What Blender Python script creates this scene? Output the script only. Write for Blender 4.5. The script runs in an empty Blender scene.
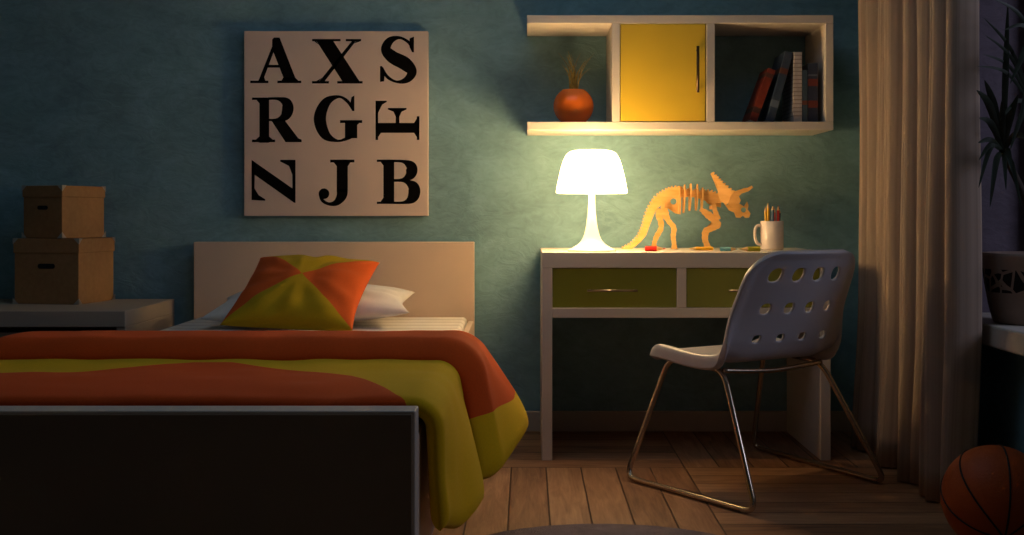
import bpy, bmesh, math, random
from mathutils import Vector, Matrix, noise
random.seed(7)
scene = bpy.context.scene
COL = scene.collection
PI = math.pi

# ------------------------------------------------------------------ camera
F, CX, CY, CH = 1149.0, 527.0, 212.0, 0.81
cam = bpy.data.cameras.new('camera'); camo = bpy.data.objects.new('camera', cam); COL.objects.link(camo)
camo.location = (0, 0, CH); camo.rotation_euler = (PI/2, 0, 0)
cam.sensor_width = 36; cam.lens = F/1024*36
cam.shift_x = -(CX-512)/1024; cam.shift_y = -(267.5-CY)/1024
cam.clip_start = 0.05
scene.camera = camo

def P(px, py, Y):            # a point of the room at depth Y seen at this place of the photograph
    return Vector(((px-CX)*Y/F, Y, CH-(py-CY)*Y/F))
def PX(px, Y): return (px-CX)*Y/F
def PZ(py, Y): return CH-(py-CY)*Y/F

# ------------------------------------------------------------------ materials
def s2l(c):
    return tuple(((x/255)/12.92 if x/255 <= .04045 else ((x/255+.055)/1.055)**2.4) for x in c)
def rgba(c): return (*s2l(c), 1)
class N:
    def __init__(self, name):
        self.m = bpy.data.materials.new(name); self.m.use_nodes = True
        self.t = self.m.node_tree; self.n = self.t.nodes; self.l = self.t.links
        self.b = self.n['Principled BSDF']
    def new(self, typ, **kw):
        nd = self.n.new(typ)
        for k, v in kw.items(): setattr(nd, k, v)
        return nd
    def link(self, a, b): self.l.new(a, b)
    def math(self, op, a, b=None, c=None):
        nd = self.new('ShaderNodeMath', operation=op)
        for i, v in enumerate((a, b, c)):
            if v is None: continue
            if isinstance(v, (int, float)): nd.inputs[i].default_value = v
            else: self.link(v, nd.inputs[i])
        return nd.outputs[0]
    def noise(self, scale, detail=4, rough=.5, vec=None, dist=0):
        nd = self.new('ShaderNodeTexNoise'); nd.inputs['Scale'].default_value = scale
        nd.inputs['Detail'].default_value = detail; nd.inputs['Roughness'].default_value = rough
        nd.inputs['Distortion'].default_value = dist
        if vec is not None: self.link(vec, nd.inputs['Vector'])
        return nd.outputs['Fac']
    def coord(self, which='Object', scale=None):
        o = self.new('ShaderNodeTexCoord').outputs[which]
        if scale is None: return o
        mp = self.new('ShaderNodeMapping'); mp.inputs['Scale'].default_value = scale
        self.link(o, mp.inputs['Vector']); return mp.outputs['Vector']
    def ramp(self, fac, stops):
        r = self.new('ShaderNodeValToRGB'); e = r.color_ramp.elements
        while len(e) < len(stops): e.new(.5)
        for el, (p, c) in zip(e, stops): el.position = p; el.color = rgba(c)
        self.link(fac, r.inputs[0]); return r.outputs[0]
    def mix(self, fac, a, b, blend='MIX'):
        nd = self.new('ShaderNodeMix', data_type='RGBA', blend_type=blend)
        for i, v in ((0, fac), (6, a), (7, b)):
            if isinstance(v, (int, float)): nd.inputs[i].default_value = v
            elif isinstance(v, tuple): nd.inputs[i].default_value = v
            else: self.link(v, nd.inputs[i])
        return nd.outputs[2]
    def bump(self, h, strength=.3, dist=.01):
        b = self.new('ShaderNodeBump'); b.inputs['Strength'].default_value = strength
        b.inputs['Distance'].default_value = dist
        self.link(h, b.inputs['Height']); self.link(b.outputs[0], self.b.inputs['Normal'])
    def set(self, color=None, rough=.5, metal=0, spec=.5):
        if color is not None:
            if isinstance(color, tuple): self.b.inputs['Base Color'].default_value = rgba(color)
            else: self.link(color, self.b.inputs['Base Color'])
        self.b.inputs['Roughness'].default_value = rough; self.b.inputs['Metallic'].default_value = metal
        self.b.inputs['Specular IOR Level'].default_value = spec
        return self.m
def simple(name, c, rough=.5, metal=0, var=.06, nscale=30, bump=0, spec=.5):
    k = N(name); f = k.noise(nscale, 3, .5, k.coord())
    lo = tuple(max(0, x*(1-var)) for x in c); hi = tuple(min(255, x*(1+var)) for x in c)
    k.set(k.ramp(f, [(.3, lo), (.7, hi)]), rough, metal, spec)
    if bump: k.bump(f, bump, .002)
    return k.m

M = {}
M['lacquer'] = simple('cream_lacquer', (222, 212, 198), .38, var=.012, nscale=4)
M['grey_lacquer'] = simple('grey_lacquer', (186, 170, 152), .55, var=.015, nscale=4)
M['lacquer_warm'] = simple('beige_board', (226, 200, 178), .5, var=.02, nscale=5)
M['footpanel'] = simple('darkened_board', (150, 136, 118), .6, var=.03, nscale=5, spec=.2)  # footboard front's shade put into a darker tone; nightstand drawers reuse it
M['yellow_door'] = simple('yellow_door', (232, 196, 62), .32, var=.03, nscale=3)
M['olive'] = simple('olive_drawer', (146, 148, 46), .4, var=.03, nscale=3)
M['bronze'] = simple('dark_bronze', (88, 70, 56), .35, .8)
M['steel'] = simple('brushed_steel', (170, 150, 128), .3, .9)
M['chrome'] = simple('chrome_tube', (190, 178, 160), .22, 1, var=.02)
M['white_shell'] = simple('pale_plastic', (180, 178, 182), .35, var=.01, nscale=4)
M['mug'] = simple('white_glaze', (228, 216, 206), .25, var=.01)
M['lamp_white'] = simple('lamp_enamel', (248, 244, 232), .3, var=.005)
M['ink'] = simple('black_ink', (14, 11, 10), .9, var=.1, spec=.05)
M['poster'] = simple('poster_board', (226, 204, 192), .7, var=.012, nscale=3, spec=.2)
M['orange_glaze'] = simple('orange_glaze', (255, 122, 40), .18, var=.04, nscale=8)
M['soil'] = simple('soil', (40, 30, 22), .9, var=.3, nscale=80, bump=.5)
M['sprig'] = simple('olive_blades', (150, 132, 62), .7, var=.3, nscale=40)
M['leaf'] = simple('dark_leaf', (26, 36, 24), .5, var=.25, nscale=12)
M['bark'] = simple('bark', (52, 42, 34), .9, var=.3, nscale=60, bump=.5)
M['sheet'] = None
M['capmetal'] = simple('corner_metal', (200, 190, 178), .35, .7)
M['hole'] = simple('dark_slot', (12, 10, 9), .9)
M['slat'] = simple('pine_slat', (170, 130, 90), .6, nscale=10)

# wall: teal plaster with trowel strokes
def wall_mat(name, c):
    k = N(name)
    v = k.coord('Object', (1, 1, 1.7))
    n1 = k.noise(3.2, 6, .6, v, 1.6); n2 = k.noise(14, 5, .6, v, 2.2)
    vo = k.new('ShaderNodeTexVoronoi'); vo.inputs['Scale'].default_value = 9; k.link(v, vo.inputs['Vector'])
    h = k.math('ADD', k.math('MULTIPLY', n1, .9), k.math('ADD', k.math('MULTIPLY', n2, .6), k.math('MULTIPLY', vo.outputs['Distance'], .22)))
    lo = tuple(x*.86 for x in c); hi = tuple(min(255, x*1.08) for x in c)
    mixf = k.math('ADD', k.math('MULTIPLY', n1, .6), k.math('MULTIPLY', n2, .4))
    k.set(k.ramp(mixf, [(.32, lo), (.68, hi)]), .75, 0, .25)
    k.bump(h, .36, .012)
    return k.m
M['wall'] = wall_mat('teal_plaster', (130, 172, 184))
M['reveal'] = wall_mat('mauve_plaster', (104, 94, 104))
M['ceiling'] = simple('ceiling_white', (150, 160, 165), .9, var=.03, nscale=6)
M['skirting'] = simple('skirting_paint', (190, 182, 172), .5, var=.02, nscale=5)

# floor: blocks of seven boards, turned through a right angle from block to block
def floor_mat():
    k = N('board_floor'); g = k.new('ShaderNodeNewGeometry').outputs['Position']
    sp = k.new('ShaderNodeSeparateXYZ'); k.link(g, sp.inputs[0])
    S, B = .77, .11
    x = k.math('SUBTRACT', sp.outputs[0], .5); y = k.math('SUBTRACT', sp.outputs[1], 3.643)
    bx = k.math('FLOOR', k.math('DIVIDE', x, S)); by = k.math('FLOOR', k.math('DIVIDE', y, S))
    par = k.math('FLOORED_MODULO', k.math('ADD', bx, by), 2.0)     # 0: boards run away from us
    ip = k.math('SUBTRACT', 1.0, par)
    across = k.math('ADD', k.math('MULTIPLY', x, ip), k.math('MULTIPLY', y, par))
    along = k.math('ADD', k.math('MULTIPLY', y, ip), k.math('MULTIPLY', x, par))
    ba = k.math('DIVIDE', across, B); idx = k.math('FLOOR', ba); fr = k.math('SUBTRACT', ba, idx)
    edge = k.math('MINIMUM', fr, k.math('SUBTRACT', 1.0, fr))
    la = k.math('DIVIDE', along, S); lf = k.math('SUBTRACT', la, k.math('FLOOR', la))
    edge2 = k.math('MULTIPLY', k.math('MINIMUM', lf, k.math('SUBTRACT', 1.0, lf)), S/B)
    e = k.math('MINIMUM', edge, edge2)
    gap = k.math('SUBTRACT', 1.0, k.math('SMOOTH_MIN', 1.0, k.math('DIVIDE', e, .03), .1))
    seed = k.math('ADD', k.math('MULTIPLY', idx, 7.31), k.math('ADD', k.math('MULTIPLY', bx, 3.7), k.math('MULTIPLY', by, 11.3)))
    wn = k.new('ShaderNodeTexWhiteNoise', noise_dimensions='1D'); k.link(seed, wn.inputs['W'])
    cv = k.new('ShaderNodeCombineXYZ'); k.link(k.math('MULTIPLY', across, 22), cv.inputs[0])
    k.link(k.math('MULTIPLY', along, 2.4), cv.inputs[1]); k.link(seed, cv.inputs[2])
    gr = k.noise(1.6, 6, .62, cv.outputs[0], .9)
    cv2 = k.new('ShaderNodeCombineXYZ'); k.link(k.math('MULTIPLY', across, 160), cv2.inputs[0])
    k.link(k.math('MULTIPLY', along, 9), cv2.inputs[1]); k.link(seed, cv2.inputs[2])
    fine = k.noise(1, 3, .6, cv2.outputs[0])
    t = k.math('ADD', k.math('MULTIPLY', gr, .6), k.math('ADD', k.math('MULTIPLY', wn.outputs[0], .22), k.math('MULTIPLY', fine, .22)))
    c = k.ramp(t, [(.28, (96, 64, 44)), (.5, (154, 112, 80)), (.78, (200, 156, 116))])
    c = k.mix(gap, c, (.006, .004, .003, 1))
    k.set(c, .5, 0, .35)
    hh = k.math('SUBTRACT', k.math('MULTIPLY', fine, .25), k.math('MULTIPLY', gap, 1.2))
    k.bump(hh, .5, .004)
    return k.m
M['floor'] = floor_mat()

def two_tone(name, ca, cb, scale=220):     # cloth sewn from two colours; the border follows the mesh attribute «pat»
    k = N(name)
    a = k.new('ShaderNodeAttribute', attribute_name='pat')
    f = k.math('GREATER_THAN', a.outputs['Fac'], 0.0)
    w = k.noise(scale, 2, .5, k.coord())
    c = k.mix(f, rgba(ca), rgba(cb))
    c = k.mix(k.math('MULTIPLY', w, .18), c, (.02, .01, .0, 1))
    k.set(c, .85, 0, .15)
    k.b.inputs['Sheen Weight'].default_value = .03
    k.bump(w, .12, .002)
    return k.m
M['duvet'] = two_tone('orange_and_mustard_cotton', (232, 90, 24), (236, 190, 14))
M['cushion'] = two_tone('patchwork_cushion_cotton', (232, 100, 38), (206, 168, 26))
def mattress_mat():
    k = N('white_ticking'); c = k.coord()
    sp = k.new('ShaderNodeSeparateXYZ'); k.link(c, sp.inputs[0])
    w = k.math('SINE', k.math('MULTIPLY', sp.outputs[1], 60))
    k.set(k.ramp(k.math('MULTIPLY_ADD', w, .5, .5), [(.0, (212, 204, 196)), (.5, (232, 226, 218))]), .8, 0, .2)
    k.bump(w, .5, .004); return k.m
M['mattress'] = mattress_mat()
def linen():
    k = N('white_linen'); c = k.coord()
    n = k.noise(160, 2, .5, c); n2 = k.noise(9, 3, .5, c, 1)
    k.set(k.ramp(n2, [(.3, (226, 222, 218)), (.7, (240, 236, 232))]), .85, 0, .2)
    k.bump(k.math('ADD', k.math('MULTIPLY', n, .2), n2), .3, .006); return k.m
M['linen'] = linen()
def card_mat():
    k = N('kraft_card'); c = k.coord()
    n = k.noise(55, 4, .6, c); n2 = k.noise(5, 3, .5, c)
    k.set(k.ramp(k.math('ADD', k.math('MULTIPLY', n, .4), k.math('MULTIPLY', n2, .6)), [(.3, (156, 116, 76)), (.7, (186, 142, 94))]), .75, 0, .2)
    return k.m
M['card'] = card_mat()
def ply_mat():
    k = N('plywood'); n = k.noise(12, 4, .6, k.coord('Object', (1, 1, 5)))
    k.set(k.ramp(n, [(.3, (226, 168, 92)), (.7, (244, 194, 118))]), .6, 0, .25); return k.m
M['ply'] = ply_mat()
def curtain_mat():
    k = N('curtain_weave'); c = k.coord('UV')
    sp = k.new('ShaderNodeSeparateXYZ'); k.link(c, sp.inputs[0])
    cv = k.new('ShaderNodeCombineXYZ'); k.link(k.math('MULTIPLY', sp.outputs[0], 240), cv.inputs[0])
    n = k.noise(1, 2, .5, cv.outputs[0])
    k.set(k.ramp(n, [(.32, (146, 128, 112)), (.68, (178, 158, 140))]), .85, 0, .15); return k.m
M['curtain'] = curtain_mat()
def rug_mat():
    k = N('mauve_rug'); n = k.noise(260, 3, .7, k.coord()); n2 = k.noise(22, 3, .6, k.coord())
    k.set(k.ramp(k.math('ADD', k.math('MULTIPLY', n, .6), k.math('MULTIPLY', n2, .4)), [(.3, (112, 98, 100)), (.7, (160, 144, 144))]), .95, 0, .1)
    k.bump(n, .8, .006); return k.m
M['rug'] = rug_mat()
def ball_mat():
    k = N('pebbled_rubber'); vo = k.new('ShaderNodeTexVoronoi'); vo.inputs['Scale'].default_value = 190
    k.link(k.coord(), vo.inputs['Vector']); n = k.noise(6, 3, .5, k.coord())
    k.set(k.ramp(n, [(.3, (168, 74, 26)), (.7, (186, 86, 34))]), .55, 0, .3)
    k.bump(vo.outputs['Distance'], .25, .002); return k.m
M['ball'] = ball_mat()
M['seam'] = simple('black_seam', (18, 14, 12), .7)
def pot_mat():
    k = N('planter_with_dark_band'); c = k.coord()
    sp = k.new('ShaderNodeSeparateXYZ'); k.link(c, sp.inputs[0]); z = sp.outputs[2]
    band = k.math('MULTIPLY', k.math('GREATER_THAN', z, .088), k.math('LESS_THAN', z, .152))
    vo = k.new('ShaderNodeTexVoronoi', feature='DISTANCE_TO_EDGE'); vo.inputs['Scale'].default_value = 30
    mp = k.new('ShaderNodeMapping'); mp.inputs['Scale'].default_value = (1, 1, .75); k.link(c, mp.inputs[0]); k.link(mp.outputs[0], vo.inputs['Vector'])
    mot = k.math('MULTIPLY', band, k.math('GREATER_THAN', vo.outputs['Distance'], .09))
    n = k.noise(20, 3, .5, c)
    base = k.ramp(n, [(.3, (132, 112, 100)), (.7, (148, 126, 112))])
    k.set(k.mix(mot, base, rgba((22, 20, 20))), .6, 0, .3); return k.m
M['pot'] = pot_mat()
def shade_mat():
    k = N('glowing_lamp_shade')
    em = k.new('ShaderNodeEmission'); em.inputs[0].default_value = (1.0, .69, .35, 1); em.inputs[1].default_value = 10.5
    tr = k.new('ShaderNodeBsdfTranslucent'); tr.inputs[0].default_value = (.9, .84, .7, 1)
    di = k.new('ShaderNodeBsdfDiffuse'); di.inputs[0].default_value = (.85, .8, .7, 1)
    mx = k.new('ShaderNodeMixShader'); mx.inputs[0].default_value = .5
    k.link(tr.outputs[0], mx.inputs[1]); k.link(di.outputs[0], mx.inputs[2])
    ad = k.new('ShaderNodeAddShader'); k.link(em.outputs[0], ad.inputs[0]); k.link(mx.outputs[0], ad.inputs[1])
    k.link(ad.outputs[0], k.n['Material Output'].inputs['Surface']); return k.m
M['shade'] = shade_mat()
def glass_mat():
    k = N('night_window_glass')
    tr = k.new('ShaderNodeBsdfTransparent'); tr.inputs[0].default_value = (.86, .9, .94, 1)
    gl = k.new('ShaderNodeBsdfGlossy'); gl.inputs['Roughness'].default_value = .02
    mx = k.new('ShaderNodeMixShader'); mx.inputs[0].default_value = .08
    k.link(tr.outputs[0], mx.inputs[1]); k.link(gl.outputs[0], mx.inputs[2]); k.link(mx.outputs[0], k.n['Material Output'].inputs['Surface']); return k.m
M['glass'] = glass_mat()
def book_mat(name, c, band=None):
    k = N(name); co = k.coord(); sp = k.new('ShaderNodeSeparateXYZ'); k.link(co, sp.inputs[0])
    n = k.noise(40, 3, .5, co)
    base = k.ramp(n, [(.3, tuple(x*.85 for x in c)), (.7, c)])
    if band:
        for z0, z1, bc in band:
            f = k.math('MULTIPLY', k.math('GREATER_THAN', sp.outputs[2], z0), k.math('LESS_THAN', sp.outputs[2], z1))
            base = k.mix(f, base, rgba(bc))
    k.set(base, .5); return k.m

# ------------------------------------------------------------------ mesh helpers
def link(name, me, mat, parent=None, smooth=False):
    o = bpy.data.objects.new(name, me); COL.objects.link(o)
    if mat is not None:
        for m_ in (mat if isinstance(mat, (list, tuple)) else [mat]): me.materials.append(m_)
    if parent: o.parent = parent
    if smooth:
        for p in me.polygons: p.use_smooth = True
    return o
def fin(name, bm, mat, parent=None, smooth=False, fix=True):
    if fix: bmesh.ops.recalc_face_normals(bm, faces=bm.faces)
    me = bpy.data.meshes.new(name); bm.to_mesh(me); bm.free()
    return link(name, me, mat, parent, smooth)
def tag(o, label, cat, group=None):
    o['label'] = label; o['category'] = cat
    if group: o['group'] = group
    return o
def empty(name, loc, rz, label, cat, group=None):
    o = bpy.data.objects.new(name, None); COL.objects.link(o); o.location = loc; o.rotation_euler = (0, 0, rz)
    o.empty_display_size = .05
    return tag(o, label, cat, group)
def struct(o): o['kind'] = 'structure'; return o
def box_bm(x0, x1, y0, y1, z0, z1, bev=.002, seg=2, bm=None):
    b = bmesh.new()
    mat = Matrix.Translation(((x0+x1)/2, (y0+y1)/2, (z0+z1)/2)) @ Matrix.Diagonal((x1-x0, y1-y0, z1-z0, 1))
    bmesh.ops.create_cube(b, size=1, matrix=mat)
    if bev: bmesh.ops.bevel(b, geom=b.edges[:], offset=bev, segments=seg, profile=.5, affect='EDGES')
    if bm is None: return b
    me = bpy.data.meshes.new('t'); b.to_mesh(me); b.free(); bm.from_mesh(me); bpy.data.meshes.remove(me); return bm
def box(name, x0, x1, y0, y1, z0, z1, mat, parent=None, bev=.002):
    off = parent.matrix_basis.translation if parent else Vector()
    return fin(name, box_bm(x0-off.x, x1-off.x, y0-off.y, y1-off.y, z0-off.z, z1-off.z, bev), mat, parent)
def cr(pts, n=8, closed=False):              # Catmull-Rom through points of any size
    pts = [tuple(p) for p in pts]; out = []
    m = len(pts)
    rng = range(m if closed else m-1)
    g = (lambda i: pts[i % m]) if closed else (lambda i: pts[min(max(i, 0), m-1)])
    for i in rng:
        p0, p1, p2, p3 = g(i-1), g(i), g(i+1), g(i+2)
        for k in range(n):
            t = k/n
            out.append(tuple(.5*((2*b)+(-a+c)*t+(2*a-5*b+4*c-d)*t*t+(-a+3*b-3*c+d)*t**3) for a, b, c, d in zip(p0, p1, p2, p3)))
    if not closed: out.append(pts[-1])
    return out
def tube_bm(bm, pts, r, seg=12, closed=False):
    pts = [Vector(p) for p in pts]; n = len(pts); rings = []
    rr = r if isinstance(r, (list, tuple)) else [r]*n
    t0 = (pts[1]-pts[0]).normalized(); up = Vector((0, 0, 1)) if abs(t0.z) < .9 else Vector((1, 0, 0))
    nrm = t0.cross(up).normalized()
    for i, p in enumerate(pts):
        if closed: t = (pts[(i+1) % n]-pts[i-1]).normalized()
        else: t = (pts[min(i+1, n-1)]-pts[max(i-1, 0)]).normalized()
        nrm = (nrm-t*nrm.dot(t)).normalized(); bi = t.cross(nrm)
        rings.append([bm.verts.new(p+(nrm*math.cos(2*PI*k/seg)+bi*math.sin(2*PI*k/seg))*rr[i]) for k in range(seg)])
    for i in range(n if closed else n-1):
        a, b = rings[i], rings[(i+1) % n]
        for k in range(seg): bm.faces.new((a[k], a[(k+1) % seg], b[(k+1) % seg], b[k]))
    if not closed:
        bm.faces.new(rings[0][::-1]); bm.faces.new(rings[-1])
    return bm
def lathe_bm(prof, seg=48, bm=None, closed=False):   # prof: (r, z)
    bm = bm or bmesh.new(); rings = []
    for r, z in prof:
        if r < 1e-6: rings.append([bm.verts.new((0, 0, z))])
        else: rings.append([bm.verts.new((r*math.cos(2*PI*k/seg), r*math.sin(2*PI*k/seg), z)) for k in range(seg)])
    m = len(rings)
    for i in range(m if closed else m-1):
        a, b = rings[i], rings[(i+1) % m]
        for k in range(seg):
            k2 = (k+1) % seg
            if len(a) == 1 and len(b) == 1: continue
            if len(a) == 1: bm.faces.new((a[0], b[k2], b[k]))
            elif len(b) == 1: bm.faces.new((a[k], a[k2], b[0]))
            else: bm.faces.new((a[k], a[k2], b[k2], b[k]))
    return bm
def prism_bm(bm, pts, axis_o, ux, uy, uz, t):   # extrude a flat outline: origin, in-plane axes, normal, thickness
    n = len(pts)
    f = [bm.verts.new(axis_o+ux*a+uy*b) for a, b in pts]; g = [bm.verts.new(axis_o+ux*a+uy*b+uz*t) for a, b in pts]
    bm.faces.new(f); bm.faces.new(g[::-1])
    for i in range(n): bm.faces.new((f[i], g[i], g[(i+1) % n], f[(i+1) % n]))
def strip_pts(cl):                              # centre line with widths -> outline
    L, R = [], []
    for i, (x, y, w) in enumerate(cl):
        a = cl[max(i-1, 0)]; b = cl[min(i+1, len(cl)-1)]
        dx, dy = b[0]-a[0], b[1]-a[1]; l = math.hypot(dx, dy) or 1
        L.append((x-dy/l*w/2, y+dx/l*w/2)); R.append((x+dy/l*w/2, y-dx/l*w/2))
    return L, R

# ------------------------------------------------------------------ the room
YW, XR, XL, ZC = 4.25, 1.36, -2.6, 2.25
struct(box('floor', XL-.1, 1.7, -.6, YW+.1, -.1, 0, M['floor'], bev=0))
struct(box('wall_back', XL-.1, 1.8, YW, YW+.1, 0, ZC, M['wall'], bev=0))
struct(box('wall_left', XL-.1, XL, -.6, YW, 0, ZC, M['wall'], bev=0))
struct(box('ceiling', XL-.1, 1.8, -.6, YW+.1, ZC, ZC+.1, M['ceiling'], bev=0))
YJ, YJ2, XG, ZS, ZH = 3.55, 1.95, 1.55, .5, 2.0
bm = bmesh.new()
box_bm(XR, XR+.3, YJ, YW, 0, ZC, 0, bm=bm); box_bm(XR, XR+.3, -.6, YJ2, 0, ZC, 0, bm=bm)
box_bm(XR, XR+.3, YJ2, YJ, 0, ZS-.06, 0, bm=bm); box_bm(XR, XR+.3, YJ2, YJ, ZH, ZC, 0, bm=bm)
struct(fin('wall_right', bm, M['wall']))
bm = bmesh.new()
box_bm(XR, XG, YJ-.004, YJ, ZS, ZH, 0, bm=bm); box_bm(XR, XG, YJ2, YJ2+.004, ZS, ZH, 0, bm=bm)
struct(fin('trim_1', bm, M['reveal']))
struct(box('baseboard_back', XL, 1.34, YW-.014, YW, 0, .075, M['skirting'], bev=.003))
struct(box('baseboard_right', XR-.014, XR, -.6, YW-.016, 0, .075, M['skirting'], bev=.003))
# window in the right wall
win = bmesh.new()
for a in ((YJ2+.004, YJ2+.054, ZS, ZH), (YJ-.054, YJ-.004, ZS, ZH), (YJ2+.054, YJ-.054, ZS, ZS+.05), (YJ2+.054, YJ-.054, ZH-.05, ZH), (2.73, 2.77, ZS+.05, ZH-.05)):
    box_bm(XG, XG+.04, a[0], a[1], a[2], a[3], .003, bm=win)
w1 = struct(fin('window_1', win, M['lacquer']))
fin('pane', box_bm(XG+.017, XG+.023, YJ2+.05, YJ-.05, ZS+.045, ZH-.045, 0), M['glass'], w1)
sill = struct(box('trim_2', 1.268, XG, YJ2-.05, YJ, ZS-.06, ZS, M['skirting'], bev=.006))

# ------------------------------------------------------------------ bed
BX0, BX1 = -1.213, -.193
bed = empty('bed', ((BX0+BX1)/2, 3.1, 0), 0, 'pale wooden single bed with tall headboard and low footboard against back wall', 'bed')
box('headboard', BX0, BX1, 4.18, 4.232, 0, PZ(242, 4.18), M['lacquer_warm'], bed, .003)
fb = bmesh.new(); o3 = bed.location
ZF = PZ(411, 1.99)
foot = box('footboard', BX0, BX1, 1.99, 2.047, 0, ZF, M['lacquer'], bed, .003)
fp = fin('footboard_shaded_face', box_bm(BX0+.006-o3.x, BX1-.006-o3.x, 1.987-o3.y, 1.9905-o3.y, .004, ZF-.006, .001), M['footpanel'], foot); fp['label'] = 'front face of the footboard, its shade painted in as dark taupe'  # thin added face carrying the footboard's shade as colour
for xa in (BX0, BX1-.02): box('side_rail', xa, xa+.02, 2.047, 4.18, .15, .414, M['lacquer_warm'], bed, .002)
for i in range(10): box('slat', BX0+.02, BX1-.02, 2.15+.2*i, 2.23+.2*i, .2, .218, M['slat'], bed, .002)
for xa in (BX0+.03, BX1-.09): box('slat_support', xa, xa+.06, 2.05, 4.178, .16, .2, M['slat'], bed, .001)
mt = tag(fin('mattress', box_bm(BX0+.024, BX1-.024, 2.065, 4.165, .22, .43, .014, 4), M['mattress'], None, True), 'white striped mattress lying in the pale bed frame', 'mattress')

def puffy(name, fn, nu, nv, mat, thick, pat, parent=None, wrinkle=0, border=.06):
    """closed padded sheet; fn(u,v) mid surface, u,v in 0..1; thick(u,v) local thickness; pat(u,v) pattern value"""
    g = [[Vector(fn(i/nu, j/nv)) for j in range(nv+1)] for i in range(nu+1)]
    bm = bmesh.new(); lay = bm.verts.layers.float.new('pat')
    top, bot = {}, {}
    for i in range(nu+1):
        for j in range(nv+1):
            du = g[min(i+1, nu)][j]-g[max(i-1, 0)][j]; dv = g[i][min(j+1, nv)]-g[i][max(j-1, 0)]
            n = du.cross(dv); n.normalize()
            u, v = i/nu, j/nv; t = thick(u, v); p = g[i][j]
            w = wrinkle*noise.noise(p*9) if wrinkle else 0
            edge = i in (0, nu) or j in (0, nv)
            a = bm.verts.new(p+n*(t/2+(0 if edge else w))); a[lay] = pat(u, v); top[i, j] = a
            if edge: bot[i, j] = a
            else:
                b = bm.verts.new(p-n*(t/2)); b[lay] = pat(u, v); bot[i, j] = b
    for i in range(nu):
        for j in range(nv):
            bm.faces.new((top[i, j], top[i+1, j], top[i+1, j+1], top[i, j+1]))
            bm.faces.new((bot[i, j], bot[i, j+1], bot[i+1, j+1], bot[i+1, j]))
    return fin(name, bm, mat, parent, True)

def drape(xl, cx, cz, R, zoff, hang, flare, y0, y1, left_hang):
    """cross-section: left hang, flat top, arc over the right edge, straight hang. returns fn(u,v)"""
    cxf = cx if callable(cx) else (lambda v: cx)
    xlf = xl if callable(xl) else (lambda v: xl)
    def fn(u, v):
        cx, xl = cxf(v), xlf(v)
        Y = y0+(y1-y0)*v
        z = zoff(v)
        th = flare(v); Lh = hang(v); Ll = left_hang(v)
        flat = cx-xl; arc = R*th; arcl = R*PI*.45
        total = Ll+arcl+flat+arc+Lh
        # u spacing by arc length
        s = u*total
        if s < Ll+arcl:
            d = Ll+arcl-s
            if d < arcl: a = d/R; return (xl-R*math.sin(a), Y, z-R+R*math.cos(a))
            a = arcl/R; e = d-arcl
            return (xl-R*math.sin(a)-e*math.cos(a), Y, z-R+R*math.cos(a)-e*math.sin(a))
        s -= Ll+arcl
        if s < flat: return (xl+s, Y, z)
        s -= flat
        if s < arc: a = s/R; return (cx+R*math.sin(a), Y, z-R+R*math.cos(a))
        e = s-arc; a = th
        return (cx+R*math.sin(a)+e*math.cos(a), Y, z-R+R*math.cos(a)-e*math.sin(a))
    return fn
def sm(a, b, x):
    t = min(1, max(0, (x-a)/(b-a))); return t*t*(3-2*t)
def rim(d, De):       # rounded rim profile
    t = min(1, max(0, d/De)); return math.sqrt(max(0, 1-(1-t)**2))

duvet = empty('duvet', (-.7, 2.6, .433), 0, 'orange and mustard patchwork duvet spread on the bed, corners hanging over right side', 'duvet')
def local(fn, off): return lambda u, v: tuple(Vector(fn(u, v))-off)
off = duvet.location.copy()
# lower layer (nearest the footboard)
y0, y1 = 2.062, 2.80
def hangL(v):
    Y = y0+(y1-y0)*v
    a = .240-.055*(1-sm(2.06, 2.28, Y))-.18*sm(2.42, 2.62, Y)
    return max(.03, a)
def flareL(v):
    Y = y0+(y1-y0)*v
    return math.radians(87-14*sm(2.12, 2.45, Y)+10*sm(2.5, 2.7, Y))
fnL = drape(-1.201, -.207, 0, .040, lambda v: .4570+.006*math.sin(v*5+1)*sm(0, .2, v)*(1-sm(.5, .7, v)), hangL, flareL, y0, y1, lambda v: .12)
def patL(u, v):
    p = fnL(u, v); X, Y = p[0], p[1]
    # orange wedge near the foot; its far border rises to a point
    xs = [-1.40, -1.20, -1.00, -.86, -.75, -.66, -.55, -.45, -.36, -.29, -.24, -.1, .2]
    ys = [2.40, 2.41, 2.43, 2.50, 2.585, 2.57, 2.50, 2.44, 2.36, 2.22, 2.10, 1.9, 1.6]
    for a in range(len(xs)-1):
        if xs[a] <= X <= xs[a+1]:
            t = (X-xs[a])/(xs[a+1]-xs[a]); return Y-(ys[a]*(1-t)+ys[a+1]*t)
    return .1
def thL(u, v):
    return .034*rim(min(u, 1-u)*1.5, .035)*rim(v*(y1-y0), .03)*rim((1-v)*(y1-y0), .06)
puffy('duvet_lower_layer', local(fnL, off), 190, 70, M['duvet'], thL, patL, duvet, .004)
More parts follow.
